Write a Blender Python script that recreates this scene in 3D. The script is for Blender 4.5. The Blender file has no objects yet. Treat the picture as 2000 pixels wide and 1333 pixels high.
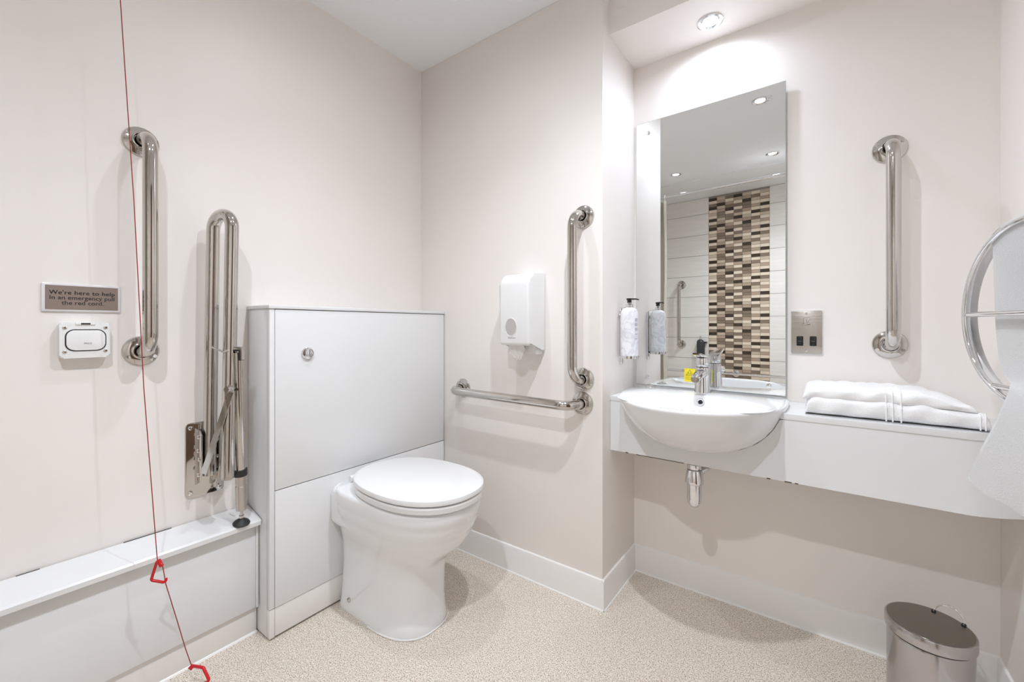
import bpy, bmesh, math, random
from mathutils import Vector, Matrix
random.seed(7)
S = bpy.context.scene
COL = S.collection
PI = math.pi

# ------------------------------------------------------------------ camera, exposure, world
# photograph frame 2000 x 1333; focal length 822 px, level camera, lens shifted slightly down
CAM = Vector((1.6094, -1.4282, 1.03))
cd = bpy.data.cameras.new('camera'); cd.sensor_width = 36.0
cd.lens = 822.0 / 2000.0 * 36.0
cd.shift_y = -(666.5 - 638.0) / 2000.0
cd.clip_start = 0.02
cam = bpy.data.objects.new('camera', cd); COL.objects.link(cam)
cam.location = CAM
cam.rotation_euler = (PI / 2, 0, math.atan2(603.0, 822.0))
S.camera = cam
S.view_settings.view_transform = 'Standard'
S.view_settings.look = 'None'
S.view_settings.gamma = 1.0
S.view_settings.use_curve_mapping = False
S.view_settings.exposure = 0.56
S.cycles.max_bounces = 9
S.cycles.diffuse_bounces = 7
S.cycles.glossy_bounces = 5
S.cycles.transmission_bounces = 2
S.cycles.caustics_reflective = True
S.cycles.blur_glossy = 1.0
S.cycles.caustics_refractive = False
S.cycles.sample_clamp_indirect = 6.0
S.cycles.use_denoising = True
S.cycles.use_adaptive_sampling = True
S.cycles.adaptive_threshold = 0.045
W = bpy.data.worlds.new('world'); S.world = W; W.use_nodes = True
W.node_tree.nodes['Background'].inputs[0].default_value = (0.05, 0.05, 0.05, 1)
W.node_tree.nodes['Background'].inputs[1].default_value = 0.0

# lamp settings: (x, y, z) of every downlight in the ceilings
# watts of each ceiling downlight: (main beam, spill around the beam)
P_WC, P_FRONT, P_CURTAIN, P_SHOWER = (9.0, 4.0), (26.0, 12.0), (0.8, 0.9), (31.0, 13.0)
P_NICHE = 1.0      # watts of the niche lamp: narrow beam
P_SPILL = 5.0      # watts of the niche lamp: spill around the beam
COL_MAIN = (0.91, 0.965, 1.04)
COL_NICHE = (0.83, 0.935, 1.12)

# ------------------------------------------------------------------ room numbers (metres)
ZC = 2.30          # ceiling
XN = 0.970         # niche side wall / end of the back wall
YN = 0.320         # niche back wall
XR = 2.0125        # right wall
YF = -2.37         # tiled front wall
ZS = 2.122         # niche soffit
YS = 0.058         # niche lintel face
ZB = 0.11          # skirting height

# ------------------------------------------------------------------ materials
def srgb(r, g, b):
    def c(v):
        v /= 255.0
        return v / 12.92 if v <= 0.04045 else ((v + 0.055) / 1.055) ** 2.4
    return (c(r), c(g), c(b), 1.0)

def mat(name, col, rough=0.5, metal=0.0, spec=0.5, coat=0.0, noise=None, bump=None, trans=0.0, ior=1.5,
        emit=None, aniso=None, sheen=0.0, rvar=None, alpha=None):
    """noise=(scale, amount, detail, stretch) mottles the colour; bump=(scale, strength, distance)"""
    m = bpy.data.materials.new(name); m.use_nodes = True
    nt = m.node_tree; b = nt.nodes['Principled BSDF']
    I = b.inputs
    I['Base Color'].default_value = col; I['Roughness'].default_value = rough; I['Metallic'].default_value = metal
    I['Specular IOR Level'].default_value = spec; I['Coat Weight'].default_value = coat
    I['Coat Roughness'].default_value = 0.06
    I['Transmission Weight'].default_value = trans; I['IOR'].default_value = ior
    I['Sheen Weight'].default_value = sheen
    tc = nt.nodes.new('ShaderNodeTexCoord')
    if noise:
        sc, am, de, st = noise
        mp = nt.nodes.new('ShaderNodeMapping'); mp.inputs['Scale'].default_value = st
        nz = nt.nodes.new('ShaderNodeTexNoise'); nz.inputs['Scale'].default_value = sc; nz.inputs['Detail'].default_value = de
        mr = nt.nodes.new('ShaderNodeMapRange'); mr.inputs[1].default_value = 0.3; mr.inputs[2].default_value = 0.7
        mr.inputs[3].default_value = 1 - am; mr.inputs[4].default_value = 1 + am
        mx = nt.nodes.new('ShaderNodeVectorMath'); mx.operation = 'SCALE'; mx.inputs[0].default_value = col[:3]
        nt.links.new(tc.outputs['Object'], mp.inputs[0]); nt.links.new(mp.outputs[0], nz.inputs['Vector'])
        nt.links.new(nz.outputs['Fac'], mr.inputs[0]); nt.links.new(mr.outputs[0], mx.inputs['Scale'])
        nt.links.new(mx.outputs[0], I['Base Color'])
    if bump:
        sc, strg, dist = bump
        nz = nt.nodes.new('ShaderNodeTexNoise'); nz.inputs['Scale'].default_value = sc; nz.inputs['Detail'].default_value = 3
        bp = nt.nodes.new('ShaderNodeBump'); bp.inputs['Strength'].default_value = strg; bp.inputs['Distance'].default_value = dist
        nt.links.new(tc.outputs['Object'], nz.inputs['Vector']); nt.links.new(nz.outputs['Fac'], bp.inputs['Height'])
        nt.links.new(bp.outputs[0], I['Normal'])
    if rvar:
        nz = nt.nodes.new('ShaderNodeTexNoise'); nz.inputs['Scale'].default_value = rvar[0]
        mp = nt.nodes.new('ShaderNodeMapping'); mp.inputs['Scale'].default_value = rvar[3]
        mr = nt.nodes.new('ShaderNodeMapRange'); mr.inputs[1].default_value = 0.35; mr.inputs[2].default_value = 0.65
        mr.inputs[3].default_value = rvar[1]; mr.inputs[4].default_value = rvar[2]
        nt.links.new(tc.outputs['Object'], mp.inputs[0]); nt.links.new(mp.outputs[0], nz.inputs['Vector'])
        nt.links.new(nz.outputs['Fac'], mr.inputs[0]); nt.links.new(mr.outputs[0], I['Roughness'])
    if emit:
        I['Emission Color'].default_value = emit[0]; I['Emission Strength'].default_value = emit[1]
    return m

U1 = (1, 1, 1)
WALL = (0.872, 0.826, 0.788, 1)
M = {}
M['wall'] = mat('wall_paint', WALL, 0.45, noise=(2.2, 0.018, 4, U1), bump=(90, 0.05, 0.002))
M['ceiling'] = mat('ceiling_paint', (0.90, 0.92, 0.94, 1), 0.7)
M['skirt'] = mat('vinyl_skirting', (0.86, 0.845, 0.828, 1), 0.32)
M['seal'] = mat('sealant', (0.86, 0.85, 0.83, 1), 0.3)
M['panel'] = mat('white_laminate', (0.775, 0.78, 0.785, 1), 0.25, coat=0.2)
M['plinth'] = mat('plinth_laminate', (0.82, 0.80, 0.775, 1), 0.3, coat=0.1)
M['edge'] = mat('worn_edge', (0.10, 0.07, 0.05, 1), 0.8)
M['gap'] = mat('dark_gap', (0.03, 0.025, 0.02, 1), 0.9)
M['ceramic'] = mat('white_ceramic', (0.86, 0.87, 0.88, 1), 0.08, coat=0.25)
M['seat'] = mat('seat_plastic', (0.83, 0.83, 0.83, 1), 0.18, coat=0.2)
M['steel'] = mat('polished_steel', (0.59, 0.565, 0.535, 1), 0.065, 1.0)
M['chrome'] = mat('chrome', (0.80, 0.80, 0.81, 1), 0.035, 1.0)
M['brushed'] = mat('brushed_steel', (0.56, 0.52, 0.48, 1), 0.34, 1.0, rvar=(6, 0.28, 0.42, (1, 1, 40)))
M['binsteel'] = mat('bin_steel', (0.52, 0.50, 0.50, 1), 0.16, 1.0, rvar=(5, 0.12, 0.22, (40, 40, 1)))
M['binlid'] = mat('bin_lid_steel', (0.33, 0.31, 0.285, 1), 0.26, 1.0)
M['black'] = mat('black_plastic', (0.012, 0.012, 0.013, 1), 0.32)
M['rubber'] = mat('black_rubber', (0.02, 0.02, 0.02, 1), 0.55)
M['plastic'] = mat('white_plastic', (0.85, 0.85, 0.845, 1), 0.3)
M['abs'] = mat('satin_white_plastic', (0.84, 0.845, 0.845, 1), 0.4)
M['tissue'] = mat('tissue_paper', (0.86, 0.84, 0.82, 1), 0.9, bump=(160, 0.3, 0.003))
M['window'] = mat('grey_window', (0.50, 0.46, 0.45, 1), 0.25)
M['mirror'] = mat('mirror_glass', (0.88, 0.89, 0.88, 1), 0.0, 1.0)
M['glassedge'] = mat('mirror_edge', (0.42, 0.47, 0.45, 1), 0.15)
M['towel'] = mat('white_terry', (0.88, 0.88, 0.88, 1), 0.95, sheen=0.2, bump=(420, 0.5, 0.003))
M['hem'] = mat('towel_hem', (0.88, 0.88, 0.875, 1), 0.9, sheen=0.2, bump=(900, 0.2, 0.001))
M['red'] = mat('red_plastic', (0.60, 0.008, 0.014, 1), 0.25)
M['cord'] = mat('red_cord', (0.30, 0.02, 0.022, 1), 0.7)
M['sign'] = mat('sign_taupe', srgb(140, 124, 114), 0.45)
M['acrylic'] = mat('clear_frame', (0.78, 0.76, 0.78, 1), 0.12, coat=0.6)
M['ink'] = mat('black_ink', (0.012, 0.011, 0.012, 1), 0.6)
M['greyink'] = mat('grey_ink', (0.16, 0.16, 0.17, 1), 0.7)
M['paleink'] = mat('pale_grey_ink', (0.50, 0.50, 0.55, 1), 0.7)
M['etch'] = mat('etched_mark', (0.10, 0.085, 0.07, 1), 0.6, 0.3)
M['yellow'] = mat('yellow_sticker', (0.86, 0.70, 0.02, 1), 0.45)
M['grout'] = mat('grout', (0.40, 0.36, 0.31, 1), 0.85)
M['tile'] = mat('greige_wall_tile', (0.88, 0.86, 0.825, 1), 0.16, coat=0.2, noise=(3.0, 0.05, 4, (1, 1, 26)))
MOS = {
    'D': mat('mosaic_dark', (0.052, 0.037, 0.025, 1), 0.2, noise=(8, 0.25, 2, U1)),
    'C': mat('mosaic_cream', (0.82, 0.71, 0.57, 1), 0.2, noise=(8, 0.05, 2, U1)),
    'L': mat('mosaic_sand', (0.60, 0.495, 0.385, 1), 0.2, noise=(8, 0.07, 2, U1)),
    'T': mat('mosaic_tan', (0.46, 0.35, 0.265, 1), 0.2, noise=(8, 0.08, 2, U1)),
    'B': mat('mosaic_taupe', (0.25, 0.19, 0.14, 1), 0.2, noise=(8, 0.1, 2, U1)),
}
M['curtain'] = mat('curtain_cloth', (0.80, 0.77, 0.70, 1), 0.85)
M['gelbottle'] = mat('dark_bottle', (0.045, 0.048, 0.052, 1), 0.3)
M['lens'] = mat('lamp_lens', (0.9, 0.9, 0.9, 1), 0.4, emit=((1, 0.98, 0.95, 1), 5.0))

def floor_material():
    m = bpy.data.materials.new('speckled_vinyl'); m.use_nodes = True
    nt = m.node_tree; b = nt.nodes['Principled BSDF']
    tc = nt.nodes.new('ShaderNodeTexCoord')
    def noise(sc, de, lo, hi):
        n = nt.nodes.new('ShaderNodeTexNoise'); n.inputs['Scale'].default_value = sc; n.inputs['Detail'].default_value = de
        r = nt.nodes.new('ShaderNodeMapRange'); r.inputs[1].default_value = lo; r.inputs[2].default_value = hi
        nt.links.new(tc.outputs['Object'], n.inputs['Vector']); nt.links.new(n.outputs['Fac'], r.inputs[0])
        return r.outputs[0]
    def mix(fac, a, c2):
        x = nt.nodes.new('ShaderNodeMix'); x.data_type = 'RGBA'
        nt.links.new(fac, x.inputs[0])
        if isinstance(a, tuple): x.inputs[6].default_value = a
        else: nt.links.new(a, x.inputs[6])
        if isinstance(c2, tuple): x.inputs[7].default_value = c2
        else: nt.links.new(c2, x.inputs[7])
        return x.outputs[2]
    c = mix(noise(210, 2, 0.42, 0.58), (0.85, 0.78, 0.70, 1), (0.71, 0.62, 0.525, 1))
    c = mix(noise(300, 1, 0.565, 0.65), c, (0.34, 0.262, 0.19, 1))
    c = mix(noise(290, 1, 0.62, 0.70), c, (0.90, 0.87, 0.83, 1))
    c = mix(noise(380, 0, 0.63, 0.70), c, (0.17, 0.13, 0.095, 1))
    nt.links.new(c, b.inputs['Base Color'])
    b.inputs['Roughness'].default_value = 0.42
    return m
M['floor'] = floor_material()

def marble_material():
    m = bpy.data.materials.new('marbled_label'); m.use_nodes = True
    nt = m.node_tree; b = nt.nodes['Principled BSDF']
    tc = nt.nodes.new('ShaderNodeTexCoord')
    n = nt.nodes.new('ShaderNodeTexNoise'); n.inputs['Scale'].default_value = 24; n.inputs['Detail'].default_value = 6
    n.inputs['Distortion'].default_value = 2.0
    r = nt.nodes.new('ShaderNodeValToRGB')
    r.color_ramp.elements[0].position = 0.40; r.color_ramp.elements[0].color = (0.70, 0.71, 0.78, 1)
    r.color_ramp.elements[1].position = 0.54; r.color_ramp.elements[1].color = (0.88, 0.88, 0.91, 1)
    nt.links.new(tc.outputs['Object'], n.inputs['Vector']); nt.links.new(n.outputs['Fac'], r.inputs[0])
    nt.links.new(r.outputs[0], b.inputs['Base Color']); b.inputs['Roughness'].default_value = 0.3
    return m
M['marble'] = marble_material()

# ------------------------------------------------------------------ mesh helpers
ORG = {}    # object -> world origin of its thing

def link(name, me, m, parent=None, origin=None):
    if m is not None: me.materials.append(M[m] if isinstance(m, str) else m)
    o = bpy.data.objects.new(name, me); COL.objects.link(o)
    if parent is not None:
        og = ORG[parent]; o.parent = parent; ORG[o] = og
        me.transform(Matrix.Translation(-og))
    else:
        og = Vector(origin) if origin is not None else Vector((0, 0, 0))
        me.transform(Matrix.Translation(-og)); o.location = og; ORG[o] = og
    return o

def finish(bm, angle=35):
    bmesh.ops.recalc_face_normals(bm, faces=bm.faces)
    me = bpy.data.meshes.new('m'); bm.to_mesh(me); bm.free()
    me.shade_smooth(); me.set_sharp_from_angle(angle=math.radians(angle))
    return me

def thing(name, label, cat, loc, group=None):
    o = bpy.data.objects.new(name, None); COL.objects.link(o); o.location = loc
    o.empty_display_size = 0.05
    ORG[o] = Vector(loc); tag(o, label, cat, group); return o

def tag(o, label, cat, group=None):
    o['label'] = label; o['category'] = cat
    if group: o['group'] = group
    return o

def box(bm, x0, x1, y0, y1, z0, z1, r=0.0, seg=2):
    ps = [(x, y, z) for x in (x0, x1) for y in (y0, y1) for z in (z0, z1)]
    vs = [bm.verts.new(p) for p in ps]
    fs = [bm.faces.new([vs[i] for i in q]) for q in
          ((0, 1, 3, 2), (4, 6, 7, 5), (0, 4, 5, 1), (2, 3, 7, 6), (0, 2, 6, 4), (1, 5, 7, 3))]
    if r > 0:
        es = list({e for f in fs for e in f.edges})
        bmesh.ops.bevel(bm, geom=es, offset=r, segments=seg, profile=0.5, affect='EDGES')
    return bm

def bx(*a, r=0.0, seg=2):
    bm = bmesh.new(); box(bm, *a, r=r, seg=seg); return finish(bm)

def frame_from(axis):
    a = Vector(axis).normalized()
    h = Vector((0, 0, 1)) if abs(a.z) < 0.9 else Vector((1, 0, 0))
    u = h.cross(a).normalized(); v = a.cross(u)
    return a, u, v

def lathe(bm, prof, base, axis=(0, 0, 1), n=32, cap0=True, cap1=True):
    """prof: [(radius, height along axis)]"""
    base = Vector(base); a, u, v = frame_from(axis)
    rings = []
    for r, hgt in prof:
        if r < 1e-6: rings.append([bm.verts.new(base + a * hgt)])
        else: rings.append([bm.verts.new(base + a * hgt + (u * math.cos(2 * PI * i / n) + v * math.sin(2 * PI * i / n)) * r) for i in range(n)])
    loft(bm, rings, cap0, cap1)
    return bm

def loft(bm, rings, cap0=True, cap1=True):
    for A, B in zip(rings, rings[1:]):
        if len(A) == 1 and len(B) == 1: continue
        if len(A) == 1:
            n = len(B)
            for i in range(n): bm.faces.new((A[0], B[i], B[(i + 1) % n]))
        elif len(B) == 1:
            n = len(A)
            for i in range(n): bm.faces.new((A[i], A[(i + 1) % n], B[0]))
        else:
            n = len(A)
            for i in range(n): bm.faces.new((A[i], A[(i + 1) % n], B[(i + 1) % n], B[i]))
    if cap0 and len(rings[0]) > 2: bm.faces.new(rings[0])
    if cap1 and len(rings[-1]) > 2: bm.faces.new(rings[-1])

def lat(prof, base, axis=(0, 0, 1), n=32, cap0=True, cap1=True):
    bm = bmesh.new(); lathe(bm, prof, base, axis, n, cap0, cap1); return finish(bm)

def rounded(pts, r, seg=8):
    """polyline with its inner corners rounded"""
    P = [Vector(p) for p in pts]; out = [P[0]]
    for i in range(1, len(P) - 1):
        a = (P[i - 1] - P[i]); b = (P[i + 1] - P[i])
        rr = r[i - 1] if isinstance(r, (list, tuple)) else r
        ang = a.angle(b); t = min(rr / math.tan(ang / 2), a.length * 0.49 if i > 1 else a.length, b.length * 0.49 if i < len(P) - 2 else b.length)
        A = P[i] + a.normalized() * t; B = P[i] + b.normalized() * t
        rad = t * math.tan(ang / 2)
        bis = (a.normalized() + b.normalized()).normalized()
        cen = P[i] + bis * (rad / math.sin(ang / 2))
        va, vb = A - cen, B - cen
        for k in range(seg + 1):
            out.append(cen + va.slerp(vb, k / seg).normalized() * rad)
    out.append(P[-1]); return out

def sweep(bm, pts, rad, n=14, cap=True, closed=False):
    P = [Vector(p) for p in pts]; m = len(P)
    rings = []; up = None
    for i, p in enumerate(P):
        if closed: t = (P[(i + 1) % m] - P[i - 1]).normalized()
        elif i == 0: t = (P[1] - P[0]).normalized()
        elif i == m - 1: t = (P[-1] - P[-2]).normalized()
        else: t = ((P[i + 1] - P[i]).normalized() + (P[i] - P[i - 1]).normalized()).normalized()
        if up is None: _, up, _ = frame_from(t)
        up = (up - t * up.dot(t)).normalized(); sd = t.cross(up)
        r = rad(i / (m - 1)) if callable(rad) else rad
        rings.append([bm.verts.new(p + (up * math.cos(2 * PI * k / n) + sd * math.sin(2 * PI * k / n)) * r) for k in range(n)])
    if closed:
        rings.append(rings[0]); loft(bm, rings, False, False)
    else: loft(bm, rings, cap, cap)
    return bm

def tube(pts, rad, n=14, closed=False):
    bm = bmesh.new(); sweep(bm, pts, rad, n, True, closed); return finish(bm, 50)

def prism(bm, outline, axis, d0, d1, bevel=0.0, seg=2):
    """outline: 2-D points; axis 'x': (y,z), 'y': (x,z), 'z': (x,y) extruded from d0 to d1 along axis"""
    def P(p, d): return {'x': (d, p[0], p[1]), 'y': (p[0], d, p[1]), 'z': (p[0], p[1], d)}[axis]
    A = [bm.verts.new(P(p, d0)) for p in outline]; B = [bm.verts.new(P(p, d1)) for p in outline]
    fa = bm.faces.new(A); fb = bm.faces.new(B)
    n = len(A)
    for i in range(n): bm.faces.new((A[i], A[(i + 1) % n], B[(i + 1) % n], B[i]))
    if bevel > 0:
        bmesh.ops.bevel(bm, geom=list(fa.edges) + list(fb.edges), offset=bevel, segments=seg, profile=0.5, affect='EDGES')
    return bm

def pr(outline, axis, d0, d1, bevel=0.0, seg=2, angle=35):
    bm = bmesh.new(); prism(bm, outline, axis, d0, d1, bevel, seg); return finish(bm, angle)

def rrect(cx, cy, w, h, r, seg=6):
    out = []
    for sx, sy, a0 in ((1, 1, 0), (-1, 1, 90), (-1, -1, 180), (1, -1, 270)):
        for k in range(seg + 1):
            a = math.radians(a0 + 90 * k / seg)
            out.append((cx + sx * (w / 2 - r) + r * math.cos(a), cy + sy * (h / 2 - r) + r * math.sin(a)))
    return out

def text_mesh(body, size, mtx, extrude=0.0002, spacing=1.0, align='CENTER'):
    cu = bpy.data.curves.new('t', 'FONT'); cu.body = body; cu.size = size; cu.extrude = extrude
    cu.align_x = align; cu.align_y = 'CENTER'; cu.space_character = spacing; cu.resolution_u = 3
    o = bpy.data.objects.new('t', cu); COL.objects.link(o)
    dg = bpy.context.evaluated_depsgraph_get(); dg.update()
    me = bpy.data.meshes.new_from_object(o.evaluated_get(dg))
    bpy.data.objects.remove(o); bpy.data.curves.remove(cu)
    me.transform(mtx); me.materials.clear(); return me

def basis(origin, ex, ey):
    ex = Vector(ex).normalized(); ey = Vector(ey).normalized(); ez = ex.cross(ey)
    m = Matrix((ex, ey, ez)).transposed().to_4x4(); m.translation = Vector(origin); return m

def struct(name, me, m, parent=None, label=None, cat=None):
    o = link(name, me, m, parent)
    if parent is None:
        o['kind'] = 'structure'
        if label: o['label'] = label; o['category'] = cat or 'wall'
    return o

# ------------------------------------------------------------------ the room
struct('floor', bx(-0.1, XR + 0.1, YF - 0.1, YN + 0.1, -0.1, 0.0), 'floor', label='beige speckled vinyl floor of the shower room', cat='floor')
ceiling = struct('ceiling', bx(-0.1, XR + 0.1, YF - 0.1, YN + 0.1, ZC, ZC + 0.1), 'ceiling', label='plain white painted ceiling with round downlights', cat='ceiling')
struct('shower_ceiling_panel', bx(0, XR, YF, -1.80, ZC - 0.008, ZC), 'ceiling', ceiling)
struct('wall_left', bx(-0.1, 0.0, YF - 0.1, 0.0, 0.0, ZC), 'wall', label='off white wall carrying the red cord sign and fold up rail', cat='wall')
struct('wall_back', bx(-0.1, XN, 0.0, YN + 0.1, 0.0, ZC, r=0.0025), 'wall', label='off white wall with the tissue dispenser beside the basin niche', cat='wall')
struct('wall_niche', bx(XN, XR + 0.1, YN, YN + 0.1, 0.0, ZC), 'wall', label='off white back wall of the basin niche behind the mirror', cat='wall')
struct('wall_lintel', bx(XN, XR, YS, YN, ZS, ZC), 'wall', label='dropped lintel and soffit over the basin niche', cat='wall')
struct('wall_right', bx(XR, XR + 0.1, YF - 0.1, YN, 0.0, ZC), 'wall', label='off white wall with the round towel warmer', cat='wall')
wall_front = struct('wall_front', bx(0.0, XR, YF - 0.1, YF - 0.008, 0.0, ZC - 0.008), 'grout', label='tiled shower wall with a brown mosaic panel, seen in the mirror', cat='wall')

# ---- unseen dark door added on the right wall for dark streaks in the chrome
M['oak'] = mat('dark_oak_veneer', (0.13, 0.075, 0.042, 1), 0.4, noise=(4, 0.25, 5, (8, 8, 1)))
M['frame'] = mat('door_frame_paint', (0.80, 0.79, 0.77, 1), 0.35)
DY0, DY1 = -1.56, -0.66
door = struct('added_door', bx(XR - 0.008, XR + 0.002, DY0 + 0.045, DY1 - 0.045, 0.004, 2.02), 'oak', label='unseen dark oak door in a white frame, added for dark streaks in the chrome', cat='door')
for nm, a in (('added_door_frame', (XR - 0.022, XR + 0.002, DY0, DY0 + 0.045, 0.0, 2.065)), ('added_door_frame', (XR - 0.022, XR + 0.002, DY1 - 0.045, DY1, 0.0, 2.065)), ('added_door_frame', (XR - 0.022, XR + 0.002, DY0 + 0.045, DY1 - 0.045, 2.02, 2.065))):
    link(nm, bx(*a, r=0.003), 'frame', door)
link('added_door_handle', tube(rounded([(XR - 0.006, -0.76, 1.0), (XR - 0.055, -0.76, 1.0), (XR - 0.055, -0.89, 1.0)], 0.02, 6), 0.0095, 14), 'steel', door)

# ---- skirting: coved vinyl with a light sealant line at the floor
def skirting(name, a, b, nrm, label):
    a, b, nrm = Vector(a), Vector(b), Vector(nrm)
    prof = [(0, 0), (0.010, 0), (0.0085, 0.012), (0.008, ZB - 0.012), (0.0055, ZB - 0.003), (0.0, ZB)]
    bm = bmesh.new()
    A = [bm.verts.new(a + nrm * p + Vector((0, 0, q))) for p, q in prof]
    B = [bm.verts.new(b + nrm * p + Vector((0, 0, q))) for p, q in prof]
    loft(bm, [A, B])
    o = struct(name, finish(bm, 30), 'skirt', label=label, cat='skirting')
    prof = [(0.0088, 0.0), (0.0135, 0.0), (0.0125, 0.0035), (0.0088, 0.0055)]
    bm = bmesh.new()
    A = [bm.verts.new(a + nrm * p + Vector((0, 0, q))) for p, q in prof]
    B = [bm.verts.new(b + nrm * p + Vector((0, 0, q))) for p, q in prof]
    loft(bm, [A, B])
    link('sealant', finish(bm, 30), 'seal', o)
    return o
skirting('baseboard_back', (0.166, 0, 0), (XN + 0.008, 0, 0), (0, -1, 0), 'white vinyl skirting under the tissue dispenser wall')
skirting('baseboard_niche_side', (XN, -0.008, 0), (XN, YN, 0), (1, 0, 0), 'short white vinyl skirting turning into the basin niche')
skirting('baseboard_niche', (XN, YN, 0), (XR, YN, 0), (0, -1, 0), 'white vinyl skirting behind the pedal bin under the counter')
skirting('baseboard_right', (XR, YN, 0), (XR, -0.66, 0), (-1, 0, 0), 'white vinyl skirting beside the pedal bin on the towel warmer wall')

# ---- shower wall tiles
TP = 0.2025; TZ0 = 0.7163 - 3 * TP     # tile joints
MX0, MX1 = 0.5834, 1.0931
rows = []
z = TZ0 - TP
while z < ZC - 0.01:
    z0, z1 = max(0.0, z), min(ZC - 0.008, z + TP)
    if z1 - z0 > 0.01: rows.append((z0, z1))
    z += TP
tile_cache = {}
def tile(w, hgt, th, m, key):
    k = (round(w, 4), round(hgt, 4), key)
    if k not in tile_cache:
        me = bx(-w / 2, w / 2, -th, 0, -hgt / 2, hgt / 2, r=0.0012, seg=1); me.materials.append(m); tile_cache[k] = me
    return tile_cache[k]
def put_tile(name, me, x, y, zz):
    o = bpy.data.objects.new(name, me); COL.objects.link(o); o.parent = wall_front; o.location = (x, y, zz); return o
for z0, z1 in rows:
    for x0, x1 in ((0.0, MX0), (MX1, MX1 + 0.46), (MX1 + 0.46, XR)):
        put_tile('wall_tile', tile(x1 - x0 - 0.003, z1 - z0 - 0.003, 0.008, M['tile'], 't'), (x0 + x1) / 2, YF, (z0 + z1) / 2)
# mosaic: seven columns, seven shades of rows to every tile height
PAT = ['DCBDCLC', 'LTDLTBB', 'BCTBDCB', 'DTCBCBL', 'LTDBBTC', 'CBLCTCD', 'LCTCDCB']
PH = TP / 7; CW = (MX1 - MX0) / 7
ztop = ZC - 0.040 + PH * 0.5 + 0.0          # upper edge of the first dark row
stuff = bmesh.new(); stuff_mats = list(MOS.values()); skeys = list(MOS.keys())
nrow = int((ztop - 0.005) / PH)
for r in range(-2, nrow):
    zc = ztop - (r + 0.5) * PH
    if zc + PH / 2 > ZC - 0.007: continue
    for c in range(7):
        k = PAT[c][r % 7]; xc = MX0 + (c + 0.5) * CW
        if 12 <= r < 54:
            put_tile('mosaic_tile', tile(CW - 0.002, PH - 0.002, 0.008, MOS[k], k), xc, YF, zc)
        else:
            n0 = len(stuff.faces)
            box(stuff, xc - CW / 2 + .001, xc + CW / 2 - .001, YF - .008, YF, zc - PH / 2 + .001, zc + PH / 2 - .001)
            stuff.faces.ensure_lookup_table()
            for f in stuff.faces[n0:]: f.material_index = skeys.index(k)
me = finish(stuff)
for mm in stuff_mats: me.materials.append(mm)
o = link('mosaic_rows', me, None, wall_front); o['kind'] = 'stuff'

# ------------------------------------------------------------------ downlights
def downlight(x, y, z, label, power, col, spot, blend, group=None):
    t = thing('downlight', label, 'ceiling light', (x, y, z), group)
    link('bezel', lat([(0.024, -0.001), (0.029, -0.004), (0.037, -0.0065), (0.0425, -0.004), (0.043, 0.0), (0.024, 0.0)], (x, y, z), n=40, cap0=False, cap1=False), 'chrome', t)
    link('lens', lat([(0.0, -0.0005), (0.0255, -0.0005), (0.0255, -0.002), (0.0, -0.0022)], (x, y, z), n=32), 'lens', t)
    ld = bpy.data.lights.new('spot', 'SPOT'); ld.energy = power; ld.color = col
    ld.spot_size = math.radians(spot); ld.spot_blend = blend; ld.shadow_soft_size = 0.021
    lo = bpy.data.objects.new('lamp', ld); COL.objects.link(lo); lo.parent = t; lo.location = (0, 0, -0.012)
    return t
def spill(t, power, col):
    ld = bpy.data.lights.new('spill', 'SPOT'); ld.energy = power; ld.color = col
    ld.spot_size = math.radians(174); ld.spot_blend = 0.8; ld.shadow_soft_size = 0.021
    lo = bpy.data.objects.new('lamp_spill', ld); COL.objects.link(lo); lo.parent = t; lo.location = (0, 0, -0.012)
dl = downlight(1.2903, 0.2056, ZS, 'round recessed downlight in the niche soffit above the basin', P_NICHE, COL_NICHE, 86, 0.12)
spill(dl, P_SPILL, COL_NICHE)
for x, y, lab, (pb, ps), ang in ((0.62, -0.67, 'round recessed ceiling downlight above the toilet', P_WC, 108),
                                 (1.281, -0.69, 'round recessed ceiling downlight in front of the basin niche', P_FRONT, 130),
                                 (0.531, -1.5636, 'round recessed ceiling downlight above the shower curtain end', P_CURTAIN, 100),
                                 (1.223, -1.574, 'round recessed ceiling downlight over the open shower rail', P_SHOWER, 140)):
    spill(downlight(x, y, ZC, lab, pb, COL_MAIN, ang, 0.9), ps, COL_MAIN)

# a photo pixel at a known depth (metres along the view axis) -> a point in the room
def ray(u, v, d):
    a = math.atan2(603.0, 822.0)
    rt = Vector((math.cos(a), math.sin(a), 0)); fw = Vector((-math.sin(a), math.cos(a), 0))
    return CAM + (rt * ((u - 1000) / 822.0) + fw + Vector((0, 0, (638 - v) / 822.0))) * d

# ------------------------------------------------------------------ low boxing along the left wall
t = thing('pipe_boxing', 'long low white boxing with a sloping ledge along the left wall', 'boxing', (0.04, -1.6, 0))
link('ledge', pr([(0.0035, 0.411), (0.106, 0.389), (0.110, 0.384), (0.109, 0.371), (0.0035, 0.385)], 'y', YF + 0.004, -0.7925), 'panel', t)
link('front_panel', bx(0.066, 0.084, YF, -0.7925, 0.090, 0.371, r=0.001), 'panel', t)
link('plinth', bx(0.055, 0.073, YF, -0.7925, 0.0, 0.090, r=0.001), 'plinth', t)
link('corner_strip', bx(0.084, 0.090, -0.800, -0.7925, 0.090, 0.371, r=0.001), 'panel', t)
link('sealant', pr([(0.073, 0.0), (0.0785, 0.0), (0.0765, 0.004), (0.073, 0.006)], 'y', YF, -0.7925), 'seal', t)
link('dirty_joint', bx(0.0032, 0.0046, -1.115, -1.005, 0.4106, 0.4126), 'gap', t)
link('dirty_joint', bx(0.0032, 0.0046, -1.315, -1.275, 0.4106, 0.4122), 'gap', t)

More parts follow.
